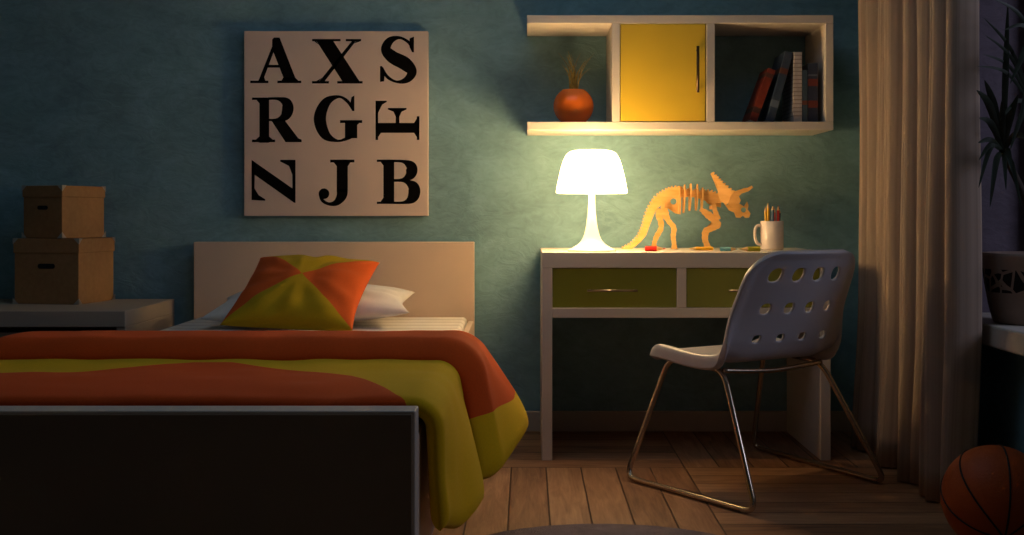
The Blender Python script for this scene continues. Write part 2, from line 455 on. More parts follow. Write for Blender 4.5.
# folded-over upper layer
z0, z1 = 2.615, 3.21
def hangU(v):
    Y = z0+(z1-z0)*v
    return .235-.03*(1-sm(2.61, 2.68, Y))-.01*sm(2.8, 3.0, Y)-.19*sm(3.04, 3.21, Y)
def flareU(v):
    Y = z0+(z1-z0)*v
    return math.radians(80-25*sm(2.62, 3.02, Y))
def zU(v):
    Y = z0+(z1-z0)*v
    return .497-.034*sm(2.80, 3.02, Y)-.028*(1-sm(2.615, 2.69, Y))
fnU = drape(-1.211, lambda v: -.197-.030*(1-sm(0, .14, v)), 0, .082, zU, hangU, flareU, z0, z1, lambda v: .12)
def patU(u, v):
    p = fnU(u, v); X, Y, Z = p
    if X < -.3: return -.1
    return (.338+.08*(Y-2.62))*1.0-.06*sm(2.62, 3.1, Y)-Z
def thU(u, v):
    return .044*rim(min(u, 1-u)*1.6, .045)*rim(v*(z1-z0), .05)*rim((1-v)*(z1-z0), .08)
puffy('duvet_folded_flap', local(fnU, off), 190, 60, M['duvet'], thU, patU, duvet, .003)

def pillow_bm(a, b, H, pinch, mat, name, pat=None, n=44, wr=.006, seed=0, ex=.42):
    bm = bmesh.new(); lay = bm.verts.layers.float.new('pat'); top, bot = {}, {}
    for i in range(n+1):
        for j in range(n+1):
            u, v = -math.cos(PI*i/n), -math.cos(PI*j/n)
            u, v = .5*u+.5*(2*i/n-1), .5*v+.5*(2*j/n-1)
            x = a*u*(1-pinch*(1-v*v)*abs(u)**1.5); y = b*v*(1-pinch*(1-u*u)*abs(v)**1.5)
            h = H*((1-u*u)*(1-v*v))**ex
            edge = i in (0, n) or j in (0, n)
            e = (1-u*u)*(1-v*v)
            ang = math.atan2(v, u); rr = math.hypot(u, v)
            w = wr*(noise.noise(Vector((x*14, y*14, seed)))+.9*math.sin(ang*11+3*noise.noise(Vector((x*6, y*6, seed+5))))*rr*.7)*min(1, e*3)
            va = bm.verts.new((x, y, h+(0 if edge else w))); va[lay] = (abs(v+.04*math.sin(u*3))-abs(u)) ; top[i, j] = va
            if edge: bot[i, j] = va
            else:
                vb = bm.verts.new((x, y, -h*.8)); vb[lay] = abs(v)-abs(u); bot[i, j] = vb
    for i in range(n):
        for j in range(n):
            bm.faces.new((top[i, j], top[i+1, j], top[i+1, j+1], top[i, j+1])); bm.faces.new((bot[i, j], bot[i, j+1], bot[i+1, j+1], bot[i+1, j]))
    return fin(name, bm, mat, None, True)
pl = tag(pillow_bm(.335, .205, .062, .10, M['linen'], 'pillow', wr=.006, seed=3), 'white pillow lying behind the patchwork cushion at the headboard', 'pillow')
pl.location = (-.725, 3.905, .494); pl.rotation_euler = (math.radians(5), math.radians(-1.5), math.radians(3))
cu = tag(pillow_bm(.204, .214, .070, .085, M['cushion'], 'cushion', wr=.0065, seed=9), 'square cushion with orange and mustard triangles leaning on the white pillow', 'cushion')
cu.location = (-.712, 3.665, .554); cu.rotation_euler = (math.radians(26), math.radians(2), math.radians(-4))

# ------------------------------------------------------------------ nightstand with two storage boxes
ns = empty('nightstand', (-1.66, 3.98, 0), 0, 'low grey nightstand left of the bed under two cardboard boxes', 'nightstand')
NX0, NX1, NY0, NY1, NZ = -2.04, -1.298, 3.71, 4.232, .49
box('top', NX0, NX1, NY0, NY1, NZ-.052, NZ, M['grey_lacquer'], ns, .002)
for xa in (NX0, NX1-.03): box('side_panel', xa, xa+.03, NY0+.004, NY1, 0, NZ-.052, M['grey_lacquer'], ns, .002)
box('bottom_panel', NX0+.03, NX1-.03, NY0+.03, NY1, .06, .085, M['grey_lacquer'], ns, .002)
box('back_panel', NX0+.03, NX1-.03, NY1-.012, NY1, .085, NZ-.052, M['grey_lacquer'], ns, .001)
for za, zb in ((.095, .255), (.262, .418)):
    d = box('drawer', NX0+.033, NX1-.033, NY0+.03, NY0+.05, za, zb, M['footpanel'], ns, .002)
    h = bmesh.new(); tube_bm(h, [(-.07, NY0+.012-3.98, (za+zb)/2), (.07, NY0+.012-3.98, (za+zb)/2)], .005)
    for sx in (-.06, .06): tube_bm(h, [(sx, NY0+.012-3.98, (za+zb)/2), (sx, NY0+.03-3.98, (za+zb)/2)], .004)
    fin('handle', h, M['steel'], d, True)

def storage_box(W, D, H, loc, rz, label):
    """near right bottom corner at loc; width runs left, depth runs back"""
    e = empty('storage_box', loc, rz, label, 'box', 'cardboard boxes on the nightstand')
    lidh = H*.22; t = .004
    b = bmesh.new()
    box_bm(-W+.003, -.003, .003, D-.003, 0, H-.004, .002, bm=b); body = fin('box_body', b, M['card'], e)
    l = bmesh.new()
    box_bm(-W, 0, 0, D, H-lidh, H, .002, bm=l)
    lid = fin('lid', l, M['card'], e)
    # dark hand slot in the front face
    s = bmesh.new(); n = 10; w, h = W*.13, H*.038; pts = []
    for sx, a0 in ((1, -PI/2), (-1, PI/2)):
        for i in range(n+1):
            a = a0+PI*i/n; pts.append((-W/2+sx*(w-h)+h*math.cos(a), H*.58+h*math.sin(a)))
    prism_bm(s, pts, Vector((0, .0035, 0)), Vector((1, 0, 0)), Vector((0, 0, 1)), Vector((0, -1, 0)), .0015)
    hs = fin('hand_slot', s, M['hole'], e); hs['label'] = 'dark oblong hand slot'
    # metal corner caps
    c = .022
    for z, dz in ((0, 1), (H, -1)):
        for xx, yy, dx, dy in ((0, 0, -1, 1), (-W, 0, 1, 1), (0, D, -1, -1)):
            q = bmesh.new(); ex = .0012
            X, Yv = xx+(-dx)*ex, yy-dy*ex; Z = max(0.0005, z) if dz > 0 else z+ex
            def v(a, b_, c_): return q.verts.new((X+dx*a, Yv+dy*b_, Z+dz*c_))
            o_ = v(0, 0, 0); A, B_, C_ = v(c, 0, 0), v(0, c, 0), v(0, 0, c)
            q.faces.new((o_, A, C_)); q.faces.new((o_, C_, B_))
            if dz < 0: q.faces.new((o_, B_, A))
            fin('corner_cap', q, M['capmetal'], e)
    return e
storage_box(.25, .235, .2276, (-1.545, 3.962, NZ), math.radians(-10), 'larger cardboard storage box standing on nightstand beneath the smaller box')
storage_box(.172, .222, .183, (-1.604, 3.965, NZ+.2276+.0014), math.radians(-19), 'smaller cardboard storage box stacked on top of the larger box')

# ------------------------------------------------------------------ alphabet poster
YP = 4.215
PX0, PX1, PZ0, PZ1 = PX(244, YP), PX(428, YP), PZ(216, YP), PZ(31, YP)
po = empty('letter_picture', ((PX0+PX1)/2, YP, PZ0), 0, 'square canvas of nine black serif letters hung above the bed', 'wall picture')
box('canvas', PX0, PX1, YP, YW-.002, PZ0, PZ1, M['poster'], po, .002)
def letter(ox, oy, sc, polys, strips=(), discs=()):
    """outlines in the letter's own grid (y down), grid origin at ox,oy on the print, sc units to one step"""
    bm = bmesh.new(); A = po.location
    def cv(p): q = P(ox+p[0]/sc, oy+p[1]/sc, YP); return (q.x-A.x, q.z-A.z)
    O, U, V, W_ = Vector((0, .0002, 0)), Vector((1, 0, 0)), Vector((0, 0, 1)), Vector((0, -1, 0))
    for p in polys: prism_bm(bm, [cv(q) for q in p], O, U, V, W_, .0005)
    for s in strips:
        L, R = strip_pts(cr(s, 10))
        for i in range(len(L)-1): prism_bm(bm, [cv(L[i]), cv(L[i+1]), cv(R[i+1]), cv(R[i])], O, U, V, W_, .0005)
    for x, y, r in discs: prism_bm(bm, [cv((x+r*math.cos(a*PI/12), y+r*math.sin(a*PI/12))) for a in range(24)], O, U, V, W_, .0005)
    bmesh.ops.remove_doubles(bm, verts=bm.verts, dist=1e-6)
    return fin('letter', bm, M['ink'], po)
S5 = 5.35
def rect(a, b, c, d): return [(a, b), (c, b), (c, d), (a, d)]
# A
letter(240, 25, S5, [[(172, 78), (182, 67), (212, 67), (303, 300), (240, 300), (172, 128)], [(172, 115), (186, 128), (122, 300), (98, 300)],
    rect(132, 213, 215, 228), rect(55, 298, 152, 311), rect(200, 298, 328, 311), [(98, 298), (108, 280), (130, 280), (136, 298)], [(232, 280), (294, 280), (312, 298), (222, 298)]])
# X
letter(240, 25, S5, [[(408, 84), (498, 84), (640, 302), (548, 302)], [(600, 84), (622, 84), (452, 302), (424, 302)],
    rect(386, 75, 538, 87), rect(566, 75, 648, 87), rect(385, 300, 476, 313), rect(520, 300, 656, 313),
    [(408, 86), (396, 86), (420, 104)], [(648, 86), (622, 86), (612, 98)], [(424, 300), (408, 300), (440, 282)]])
# S
letter(340, 25, S5, [[(372, 72), (396, 62), (396, 146), (386, 146), (372, 118)], [(214, 220), (226, 220), (240, 254), (236, 302), (214, 304)]],
    [[(386, 130, 10), (366, 92, 16), (318, 68, 16), (268, 84, 40), (246, 130, 54), (282, 172, 68), (346, 206, 72), (384, 250, 54), (358, 292, 36), (304, 304, 14), (252, 276, 18), (226, 228, 10)]])
# R
letter(240, 25, S5, [rect(104, 388, 156, 630), rect(64, 388, 160, 401), rect(64, 613, 188, 627), [(88, 400), (104, 400), (104, 420)], [(104, 596), (104, 614), (84, 614)], [(156, 596), (176, 614), (156, 614)],
    [(172, 506), (232, 500), (312, 606), (330, 613), (330, 627), (244, 627), (168, 512)]],
    [[(150, 394, 14), (205, 395, 18), (246, 414, 52), (256, 450, 62), (240, 488, 50), (200, 506, 16), (150, 508, 13)]])
# G
letter(220, 10, 2.433, [[(320, 212), (327, 208), (327, 246), (322, 246), (316, 232)], rect(292, 268, 346, 275), [(304, 272), (334, 272), (334, 312), (304, 312)], [(334, 272), (342, 272), (334, 280)]],
    [[(324, 244, 5), (310, 222, 8), (288, 211, 7), (258, 225, 22), (243, 264, 30), (256, 303, 24), (284, 318, 7), (306, 314, 8), (322, 306, 10)]])
# F lying on its side
letter(340, 25, S5, [rect(192, 524, 425, 577), rect(190, 405, 204, 615), [(190, 405), (250, 405), (250, 412), (226, 426), (204, 470), (200, 520), (190, 520)],
    rect(411, 488, 425, 615), [(411, 524), (411, 500), (396, 524)], [(411, 577), (396, 577), (411, 600)], [(204, 577), (220, 577), (204, 600)], rect(298, 462, 318, 530), [(256, 444), (356, 444), (356, 452), (330, 464), (318, 490), (298, 490), (286, 464), (256, 452)]])
# Z lying on its side
letter(240, 120, S5, [[(62, 213), (284, 368), (297, 443), (290, 443), (74, 290), (62, 285)],
    [(62, 213), (80, 226), (78, 366), (100, 402), (135, 424), (135, 432), (62, 428)], [(297, 213), (297, 443), (281, 430), (280, 292), (262, 246), (215, 222), (215, 213)]])
# J
letter(220, 10, 2.433, [rect(268, 364, 327, 371), rect(284, 366, 311, 442), [(276, 370), (284, 370), (284, 380)], [(318, 370), (311, 370), (311, 380)]],
    [[(297.5, 436, 27), (296, 452, 25), (284, 468, 16), (266, 472, 8), (250, 464, 8), (244, 450, 8)]], [(253, 447, 13)])
# B
letter(340, 120, S5, [rect(232, 213, 290, 449), rect(197, 212, 292, 224), rect(197, 437, 292, 449), [(216, 222), (232, 222), (232, 244)], [(216, 438), (232, 438), (232, 416)]],
    [[(284, 219, 13), (338, 222, 18), (376, 243, 52), (384, 270, 62), (372, 298, 50), (336, 318, 16), (284, 322, 12)],
     [(284, 325, 12), (345, 328, 16), (388, 352, 56), (398, 386, 64), (384, 420, 54), (345, 441, 18), (284, 443, 13)]])

# ------------------------------------------------------------------ wall shelf
YS = 3.955
sx = lambda p: PX(p, YS); sz = lambda p: PZ(p, YS)
ZB, ZB2, ZT, ZT2 = sz(130), sz(121.7), sz(23.3), sz(15)
sh = empty('wall_shelf', (sx(680), YS, ZB), 0, 'long cream wall shelf above the desk with one yellow door', 'shelf')
box('top_board', 0, sx(833.5), YS, YW-.002, ZT, ZT2, M['lacquer'], sh)
box('bottom_board', 0, sx(833.5), YS, YW-.002, ZB, ZB2, M['lacquer'], sh)
box('divider', sx(612), sx(620), YS, YW-.002, ZB2, ZT, M['lacquer'], sh)
box('divider', sx(706.5), sx(715), YS, YW-.002, ZB2, ZT, M['lacquer'], sh)
box('side_panel', sx(825.7), sx(833.5), YS, YW-.002, ZB2, ZT, M['lacquer'], sh)
dr = box('door', sx(620.6), sx(705.6), YS+.002, YS+.02, ZB2+.002, ZT-.002, M['yellow_door'], sh); dr['label'] = 'yellow cupboard door with a dark upright bar handle'
A = sh.location; hb = bmesh.new()
hx = sx(697)-A.x; z0_, z1_ = sz(93)-A.z, sz(47)-A.z
tube_bm(hb, [(hx, -.022, z0_), (hx, -.022, z1_)], .005, 10)
for z in (z0_+.012, z1_-.012): tube_bm(hb, [(hx, -.022, z), (hx, .003, z)], .004, 8)
fin('handle', hb, M['bronze'], dr, True)
# orange vase with dry sprigs
va = empty('vase', (PX(573.5, 4.08), 4.08, ZB2+.0005), 0, 'round orange vase with dry olive blades on the wall shelf', 'vase')
R = .0715; prof = [(0, 0), (.03, 0)]
for i in range(22):
    a = -PI/2+.42+(PI-.42-.62)*i/21; prof.append((R*math.cos(a), .064+R*math.sin(a)*.97))
rt, zt = prof[-1]
prof += [(rt-.002, zt+.002), (rt-.005, zt), (rt-.008, zt-.006), (0, zt-.008)]
fin('vase_body', lathe_bm(prof), M['orange_glaze'], va, True)
sp = bmesh.new(); random.seed(4)
for i in range(26):
    a = random.uniform(0, 2*PI); l = random.uniform(.06, .15); sp_r = random.uniform(.01, .075)*l/.12
    b0 = Vector((random.uniform(-.014, .014), random.uniform(-.014, .014), zt-.006))
    tip = b0+Vector((math.cos(a)*sp_r, math.sin(a)*sp_r*.7, l)); mid = (b0+tip)/2+Vector((-math.cos(a)*sp_r*.15, 0, .01))
    pts = cr([b0, mid, tip], 5); tube_bm(sp, pts, [.0024*(1-.85*k/(len(pts)-1)) for k in range(len(pts))], 5)
s_ = fin('dry_blades', sp, M['sprig'], va, True); s_['kind'] = 'stuff'
# books
def book(px0, px1, pyt, Y, depth, c, lean, label, band=None, zb=ZB2+.0008):
    w = (px1-px0)*Y/F; h = PZ(pyt, Y)-zb
    if lean: h = h/math.cos(lean)-w*math.tan(lean)*.5
    e = empty('book', (PX(px0, Y), Y, zb), 0, label, 'book', 'books on the wall shelf')
    m = book_mat('cloth_cover', c, band)
    b = bmesh.new(); t = .0025
    box_bm(0, w, 0, t, 0, h, .0008, bm=b); box_bm(0, t, t, depth, 0, h, .0006, bm=b); box_bm(w-t, w, t, depth, 0, h, .0006, bm=b)
    if lean: bmesh.ops.translate(b, verts=b.verts, vec=(-w, 0, 0))
    fin('cover', b, m, e)
    g = box_bm(t, w-t, t, depth-.003, .003, h-.003, 0)
    if lean: bmesh.ops.translate(g, verts=g.verts, vec=(-w, 0, 0))
    fin('pages', g, M['linen'], e)
    if lean: e.rotation_euler = (0, lean, 0); e.location = (PX(px1, Y), Y, zb)
    return e
YB = 3.985
book(749, 756.5, 69, YB, .15, (130, 48, 28), math.radians(20.3), 'rust red book leaning furthest left on the wall shelf', [(.03, .05, (60, 40, 34)), (.16, .175, (70, 44, 36))])
book(766, 774, 52, YB, .17, (58, 74, 92), math.radians(15.5), 'slate blue book leaning against the white book', [(.05, .075, (110, 120, 130)), (.17, .19, (110, 60, 40))])
book(793.6, 802, 52, YB, .18, (206, 196, 188), 0, 'tall white book standing upright among darker books', [(.02+.014*i, .024+.014*i, (150, 138, 130)) for i in range(16)])
book(802.6, 807.6, 70, YB, .16, (70, 92, 104), 0, 'thin grey blue book right of the white book', [(.06, .075, (130, 70, 46))])
book(808.4, 818, 63, YB, .17, (44, 56, 78), 0, 'dark navy book with rust bands, last on the right', [(.05, .075, (120, 48, 34)), (.125, .15, (120, 48, 34)), (.16, .166, (96, 110, 120))])

# ------------------------------------------------------------------ desk
YD, DZ = 3.745, PZ(252.4, 3.745)
dx = lambda p: PX(p, YD); dz = lambda p: PZ(p, YD)
dk = empty('desk', (dx(686), YD, 0), 0, 'cream writing desk with two olive drawers against the wall', 'desk')
DB = YW-.016
box('desktop', dx(542), dx(831), YD, DB, dz(268), DZ, M['lacquer'], dk)
box('side_panel', dx(541.8), dx(552.3), YD, DB, 0, dz(268), M['lacquer'], dk)
box('side_panel', dx(820.5), dx(830.8), YD, DB, 0, dz(268), M['lacquer'], dk)
box('lower_rail', dx(552.3), dx(820.5), YD, DB, dz(318), dz(308), M['lacquer'], dk)
box('drawer_divider', dx(677), dx(686.5), YD, DB-.02, dz(308), dz(268), M['lacquer'], dk)
for a, b, h0, h1 in ((552.3, 677, 587, 637), (686.5, 820.5, 728, 779)):
    d = box('drawer', dx(a)+.001, dx(b)-.001, YD+.006, YD+.024, dz(308)+.001, dz(268)-.001, M['olive'], dk); d['label'] = 'olive drawer front with a slim bar handle'
    hb = bmesh.new(); zz = dz(290.3); ox = dk.location.x
    tube_bm(hb, [(dx(h0)-ox, -.018, zz), (dx(h1)-ox, -.018, zz)], .0036, 10)
    for xx in (dx(h0)+.01, dx(h1)-.01): tube_bm(hb, [(xx-ox, -.018, zz), (xx-ox, .008, zz)], .003, 8)
    fin('handle', hb, M['steel'], d, True)

# ------------------------------------------------------------------ table lamp
YL = 3.86; LX = PX(591.7, YL); k_ = YL/F
lamp = empty('table_lamp', (LX, YL, DZ+.0005), 0, 'lit white table lamp with domed shade and trumpet base on the desk', 'lamp')
zz = lambda py: (251.2-py)*k_
prof = [(0, 0), (23.6, 251.2), (24, 249.8), (20.5, 248.2), (14.5, 244.8), (9.6, 239.5), (6.6, 231), (4.8, 220), (3.7, 208), (3.1, 196), (2.9, 184), (2.8, 175)]
prof = [(0, 0)]+[(r*k_, zz(y)) for r, y in cr(prof[1:], 5)]+[(0, zz(174.5))]
fin('lamp_base', lathe_bm(prof, 56), M['lamp_white'], lamp, True)
so = cr([(35.6, 192.6), (33.9, 183), (31, 170), (27.6, 159.5), (23.5, 153.2), (18, 151), (10, 150.2), (0.001, 150)], 6)
out_ = [(r*k_, zz(y)) for r, y in so]; inn = [((max(r-.9, 0))*k_, zz(y+.9)) for r, y in so]
inn[-1] = (0, inn[-1][1]); out_[-1] = (0, out_[-1][1])
shd = fin('lamp_shade', lathe_bm(out_+inn[::-1][0:], 64), M['shade'], lamp, True)
shd['label'] = 'glowing white domed shade'
bb = bmesh.new(); bmesh.ops.create_uvsphere(bb, u_segments=20, v_segments=12, radius=.022, matrix=Matrix.Translation((0, 0, zz(168))))
bulbm = N('bulb_glow'); bulbm.b.inputs['Emission Color'].default_value = (1, .8, .5, 1); bulbm.b.inputs['Emission Strength'].default_value = 6
fin('bulb', bb, bulbm.m, lamp, True)
# ------------------------------------------------------------------ plywood dinosaur puzzle
YT = 4.07; TX0 = PX(690, YT)
tri = empty('dinosaur_puzzle', (TX0, YT, DZ+.0005), 0, 'plywood horned dinosaur skeleton puzzle standing on the desk', 'toy')
kt = YT/F
def tp(p): return ((p[0]-690)*kt, max(0.0, (248.6-p[1])*kt))
def plate(name, pts, y, t=.004, yaw=0, piv=(0, 0), hole=None, notch=None):
    bm = bmesh.new()
    if notch:           # notch = (start, end, depth): saw teeth along an outline stretch
        a, b, d = notch; res = []
        for i in range(len(pts)):
            res.append(pts[i])
            if a <= i < b:
                p, q = pts[i], pts[i+1]; L = math.hypot(q[0]-p[0], q[1]-p[1]); m = max(1, round(L/3.2))
                nx, ny = (q[1]-p[1])/L, -(q[0]-p[0])/L
                for j in range(m):
                    for f, h in ((.25, d), (.6, d), (.75, -.2)):
                        t_ = (j+f)/m; res.append((p[0]+(q[0]-p[0])*t_+nx*h, p[1]+(q[1]-p[1])*t_+ny*h))
        pts = res
    pp = [tp(p) for p in pts]
    c, s = math.cos(yaw), math.sin(yaw); pv = tp(piv)
    O = Vector((pv[0], y-t/2*c, 0)) if yaw else Vector((0, y-t/2, 0))
    U = Vector((c, s, 0)); W_ = Vector((-s, c, 0))
    if yaw: pp = [(a-pv[0], b) for a, b in pp]
    if hole:
        hc, hr = tp(hole[:2]), hole[2]*kt
        prism_bm(bm, pp, O, U, Vector((0, 0, 1)), W_, t)
        bmesh.ops.recalc_face_normals(bm, faces=bm.faces)
        hb_ = bmesh.new(); prism_bm(hb_, [(hc[0]+hr*math.cos(a*PI/10), hc[1]+hr*math.sin(a*PI/10)) for a in range(20)], O-W_*.01, U, Vector((0, 0, 1)), W_, t+.02)
        bmesh.ops.recalc_face_normals(hb_, faces=hb_.faces)
        o = fin(name, bm, M['ply'], tri)
        m2 = bpy.data.meshes.new('cut'); hb_.to_mesh(m2); hb_.free(); co = bpy.data.objects.new('cut', m2); COL.objects.link(co); co.parent = tri
        md = o.modifiers.new('b', 'BOOLEAN'); md.operation = 'DIFFERENCE'; md.object = co; md.solver = 'EXACT'
        bpy.context.view_layer.update(); dg = bpy.context.evaluated_depsgraph_get()
        nm = bpy.data.meshes.new_from_object(o.evaluated_get(dg)); o.modifiers.clear(); o.data = nm
        bpy.data.objects.remove(co)
        return o
    prism_bm(bm, pp, O, U, Vector((0, 0, 1)), W_, t)
    return fin(name, bm, M['ply'], tri)
# backbone and tail
up = [(622, 248.6), (631, 244), (638, 237), (643, 226), (646, 214), (650.5, 204), (657, 195.5), (665, 190), (674, 187), (680, 188), (690, 190.5), (700, 191), (710, 191), (720, 195)]
dn = [(722, 202), (712, 203), (704, 200), (696, 197), (688, 196.5), (681.5, 197), (680.5, 214), (675, 213), (668, 208), (661, 205), (657, 208), (654, 214), (650, 224), (646, 235), (640, 242), (632, 248.6)]
plate('spine_plate', up+dn, 0, hole=(673.5, 201, 3.1), notch=(0, len(up)-1, 2.2))
# ribs: arched plates across the body
for x, yt, yb, wd in ((679, 185.5, 214.5, .020), (684, 184, 213.5, .024), (690, 183, 211.5, .026), (696.5, 183.5, 211, .025), (702, 187, 210.5, .021)):
    bm = bmesh.new(); X = (x-690)*kt; zt_, zb_ = (248.6-yt)*kt, (248.6-yb)*kt; zc, hh = (zt_+zb_)/2, (zt_-zb_)/2
    outer = [(wd*math.sin(a), hh*math.cos(a)) for a in [math.radians(x_) for x_ in range(-160, 161, 10)]]
    inner = [((wd-.008)*math.sin(a), (hh-.012)*math.cos(a)-.004) for a in [math.radians(x_) for x_ in range(-150, 151, 10)]]
    n = len(inner)
    out2 = [(wd*math.sin(math.radians(-160+320*i/(n-1))), hh*math.cos(math.radians(-160+320*i/(n-1)))) for i in range(n)]
    for i in range(n-1):
        prism_bm(bm, [out2[i], out2[i+1], inner[i+1], inner[i]], Vector((X-.0022, 0, zc)), Vector((.0, 1, 0)), Vector((.05, 0, 1)), Vector((1, 0, 0)), .0044)
    bmesh.ops.remove_doubles(bm, verts=bm.verts, dist=1e-6)
    fin('rib', bm, M['ply'], tri)
def limb(name, cl, y):
    c = cr(cl, 5); c = [(x, yy, w*(1+.13*math.sin(i*2.4))) for i, (x, yy, w) in enumerate(c)]
    Lp, Rp = strip_pts(c); plate(name, Lp+Rp[::-1], y)
hind = [(663, 200, 4), (664, 211, 7), (667.5, 220, 5), (673, 227, 5.2), (672.4, 236, 4.8), (673.3, 243, 4.4), (673.5, 248.6, 6.5)]
limb('hind_leg', hind, -.022)
limb('hind_leg', [(659, 208, 4), (660.5, 216, 6), (662, 227, 5), (657.5, 236, 5), (655, 243, 4.4), (655, 248.6, 6)], .024)
plate('hip_spur', [(655, 211), (657.5, 208.5), (661, 210), (665, 212), (664, 216), (660, 214.5), (658.8, 219), (656, 219.5), (655, 216)], -.026)
fore = [(699.5, 208.5, 3.5), (706, 213.5, 7), (712.5, 219, 7), (716.5, 224, 6), (710.5, 227.5, 6), (704.8, 230.5, 6), (703.6, 238, 5.2), (705.5, 244, 5), (706.5, 248.6, 8)]
limb('front_leg', fore, -.022)
limb('shoulder_spur', [(712.5, 203.5, 3.4), (714, 211, 4.6), (717.5, 219, 4.6)], -.026)
limb('front_leg', [(x+3, y+(0 if y > 248 else .5), w*.9) for x, y, w in fore], .022)
# hip and shoulder cross pieces
for x, z in ((664, 205), (711, 207)):
    X, Z = tp((x, z)); fin('cross_piece', box_bm(X-.002, X+.002, -.028, .03, Z-.007, Z+.007, .001), M['ply'], tri)
# skull: face plate, frill, brow horns, nose
plate('neck_plate', [(705, 192), (711, 191), (718, 194), (722, 200), (722, 207), (715, 206), (708, 203), (704, 199)], .006, yaw=.25, piv=(712, 200))
plate('frill', [(709.5, 173.5), (711.2, 172), (714, 174.5), (718, 178.5), (722, 183), (728, 188), (734, 193), (733.5, 198), (729.5, 202), (725, 204), (720, 201), (717.5, 195), (717, 188), (715.5, 183), (712, 178)], -.018, yaw=-.22, piv=(726, 195), notch=(1, 6, 1.7))
plate('frill', [(711.5, 175.5), (714.5, 174.5), (720, 179.5), (728, 186.5), (736, 193), (736.5, 200), (730, 203), (722, 199), (718, 190), (715, 183)], .02, yaw=.3, piv=(726, 195))
plate('brow_horn', [(729, 196), (733, 191), (738, 189.5), (745, 188), (750.3, 185.3), (751.6, 187.3), (747, 191), (740.5, 193.2), (737.6, 196), (739.5, 200), (737, 205), (731, 207), (727, 204)], -.024, t=.005)
plate('brow_horn', [(731, 195), (738, 191), (745, 187.5), (749, 187), (746, 191), (740, 195), (736, 200), (731, 201)], .026, t=.005)
plate('snout_plate', [(724, 203), (731, 205), (736, 204), (740, 203.5), (744, 206), (747, 201), (748.5, 205), (747.5, 209), (750.5, 213), (749, 217), (745, 217.5), (743, 215), (740, 217.5), (736, 217), (734, 212), (729, 210)], 0, hole=(743.5, 209.5, 2.6))

# ------------------------------------------------------------------ mug of pencils and loose pencil stubs
YM = 3.985; mg = empty('mug', (PX(772, YM), YM, DZ+.0005), 0, 'white mug holding coloured pencils on the right of the desk', 'mug')
rm, hm = .0395, .100
fin('mug_body', lathe_bm([(0, 0), (rm-.004, 0), (rm-.001, .003), (rm, .008), (rm, hm-.001), (rm-.0015, hm), (rm-.003, hm-.001), (rm-.0035, .01), (rm-.006, .006), (0, .006)], 40), M['mug'], mg, True)
hd = bmesh.new(); tube_bm(hd, cr([(-rm+.002, -.006, .082), (-rm-.012, -.008, .084), (-rm-.021, -.010, .07), (-rm-.021, -.010, .042), (-rm-.012, -.008, .022), (-rm+.002, -.006, .02)], 8), .0052, 10)
fin('handle', hd, M['mug'], mg, True)
def pencil_mats(nm, c): return simple(nm, c, .4, var=.05)
M['pwood'] = simple('pencil_wood', (232, 190, 130), .6)
def pencil(loc, length, r, c, label, rot, cat, nm, grp, lead=None):
    e = empty(nm, loc, 0, label, cat, grp)
    m = pencil_mats('pencil_paint', c); tipl = r*3.6
    b = bmesh.new(); n = 6
    lathe_bm([(0, 0), (r, 0), (r, length-tipl), (0, length-tipl)], n, b); fin('pencil_barrel', b, m, e)
    t = lathe_bm([(r*.96, length-tipl), (r*.3, length-tipl*.3)], 12); lathe_bm([(r*.96, length-tipl), (0, length-tipl)], 12, t)
    lathe_bm([(0, length-tipl*.3), (r*.3, length-tipl*.3)], 12, t); bmesh.ops.remove_doubles(t, verts=t.verts, dist=1e-6)
    fin('sharpened_tip', t, M['pwood'], e)
    l = lathe_bm([(0, length-tipl*.3), (r*.3, length-tipl*.3), (0, length)], 10); fin('pencil_lead', l, m, e)
    e.rotation_euler = rot; return e
for px, py, c, dy, ln, label in ((762.6, 206, (226, 178, 40), -.012, -.04, 'ochre pencil, leftmost of those in the mug'), (767.2, 202.5, (240, 190, 40), .004, -.02, 'bright yellow pencil, tallest in the mug'),
        (771.8, 204.5, (30, 86, 122), -.014, 0, 'blue pencil in the middle of the mug'), (775.8, 207, (206, 84, 70), .006, .02, 'coral pencil in the mug right of the blue one'),
        (779.3, 205, (186, 36, 34), -.010, .03, 'deep red pencil in the mug right of the coral one'), (782, 207.5, (38, 46, 88), .008, .05, 'navy pencil at the right rim of the mug')):
    zt = PZ(py, YM)-DZ; x = PX(px, YM)
    L = zt-.008
    pencil((x-math.sin(ln)*L*.75-(x-mg.location.x)*.25, YM+dy, DZ+.0078), L, .0052, c, label, (0, ln, random.random()), 'pencil', 'pencil', 'coloured pencils in the mug')
def stub(px0, px1, Y, r, c, label, yaw=0, flip=False):
    L = (px1-px0)*Y/F
    loc = (PX(px1 if flip else px0, Y), Y, DZ+r+.0006)
    return pencil(loc, L, r, c, label, (0, (-PI/2 if flip else PI/2), yaw), 'pencil', 'pencil_stub', 'pencil stubs on the desk')
stub(645, 666, 3.84, .0088, (226, 38, 26), 'short red pencil stub lying on the desk by the lamp', -.06)
stub(689, 713, 3.93, .0062, (236, 176, 40), 'yellow pencil stub lying below the dinosaur', .03, True)
stub(720, 738, 3.85, .0068, (110, 178, 196), 'pale blue pencil stub lying on the desk')
stub(738.5, 760, 3.83, .0080, (196, 186, 40), 'lime green pencil stub lying nearest the mug', .05, True)

# ------------------------------------------------------------------ chair
fwd = Vector((-.515, .857, 0)); rgt = Vector((.857, .515, 0))
ch = empty('chair', (.70, 3.42, 0), 0, 'pale moulded chair with punched back and chrome sled legs at the desk', 'chair')
base = Vector((.552, 3.172, 0))               # near rear corner of the seat
def W3(r, f, z): return base+rgt*r+fwd*f+Vector((0, 0, z))-ch.location*1.0
SZ, SWd = .385, .448
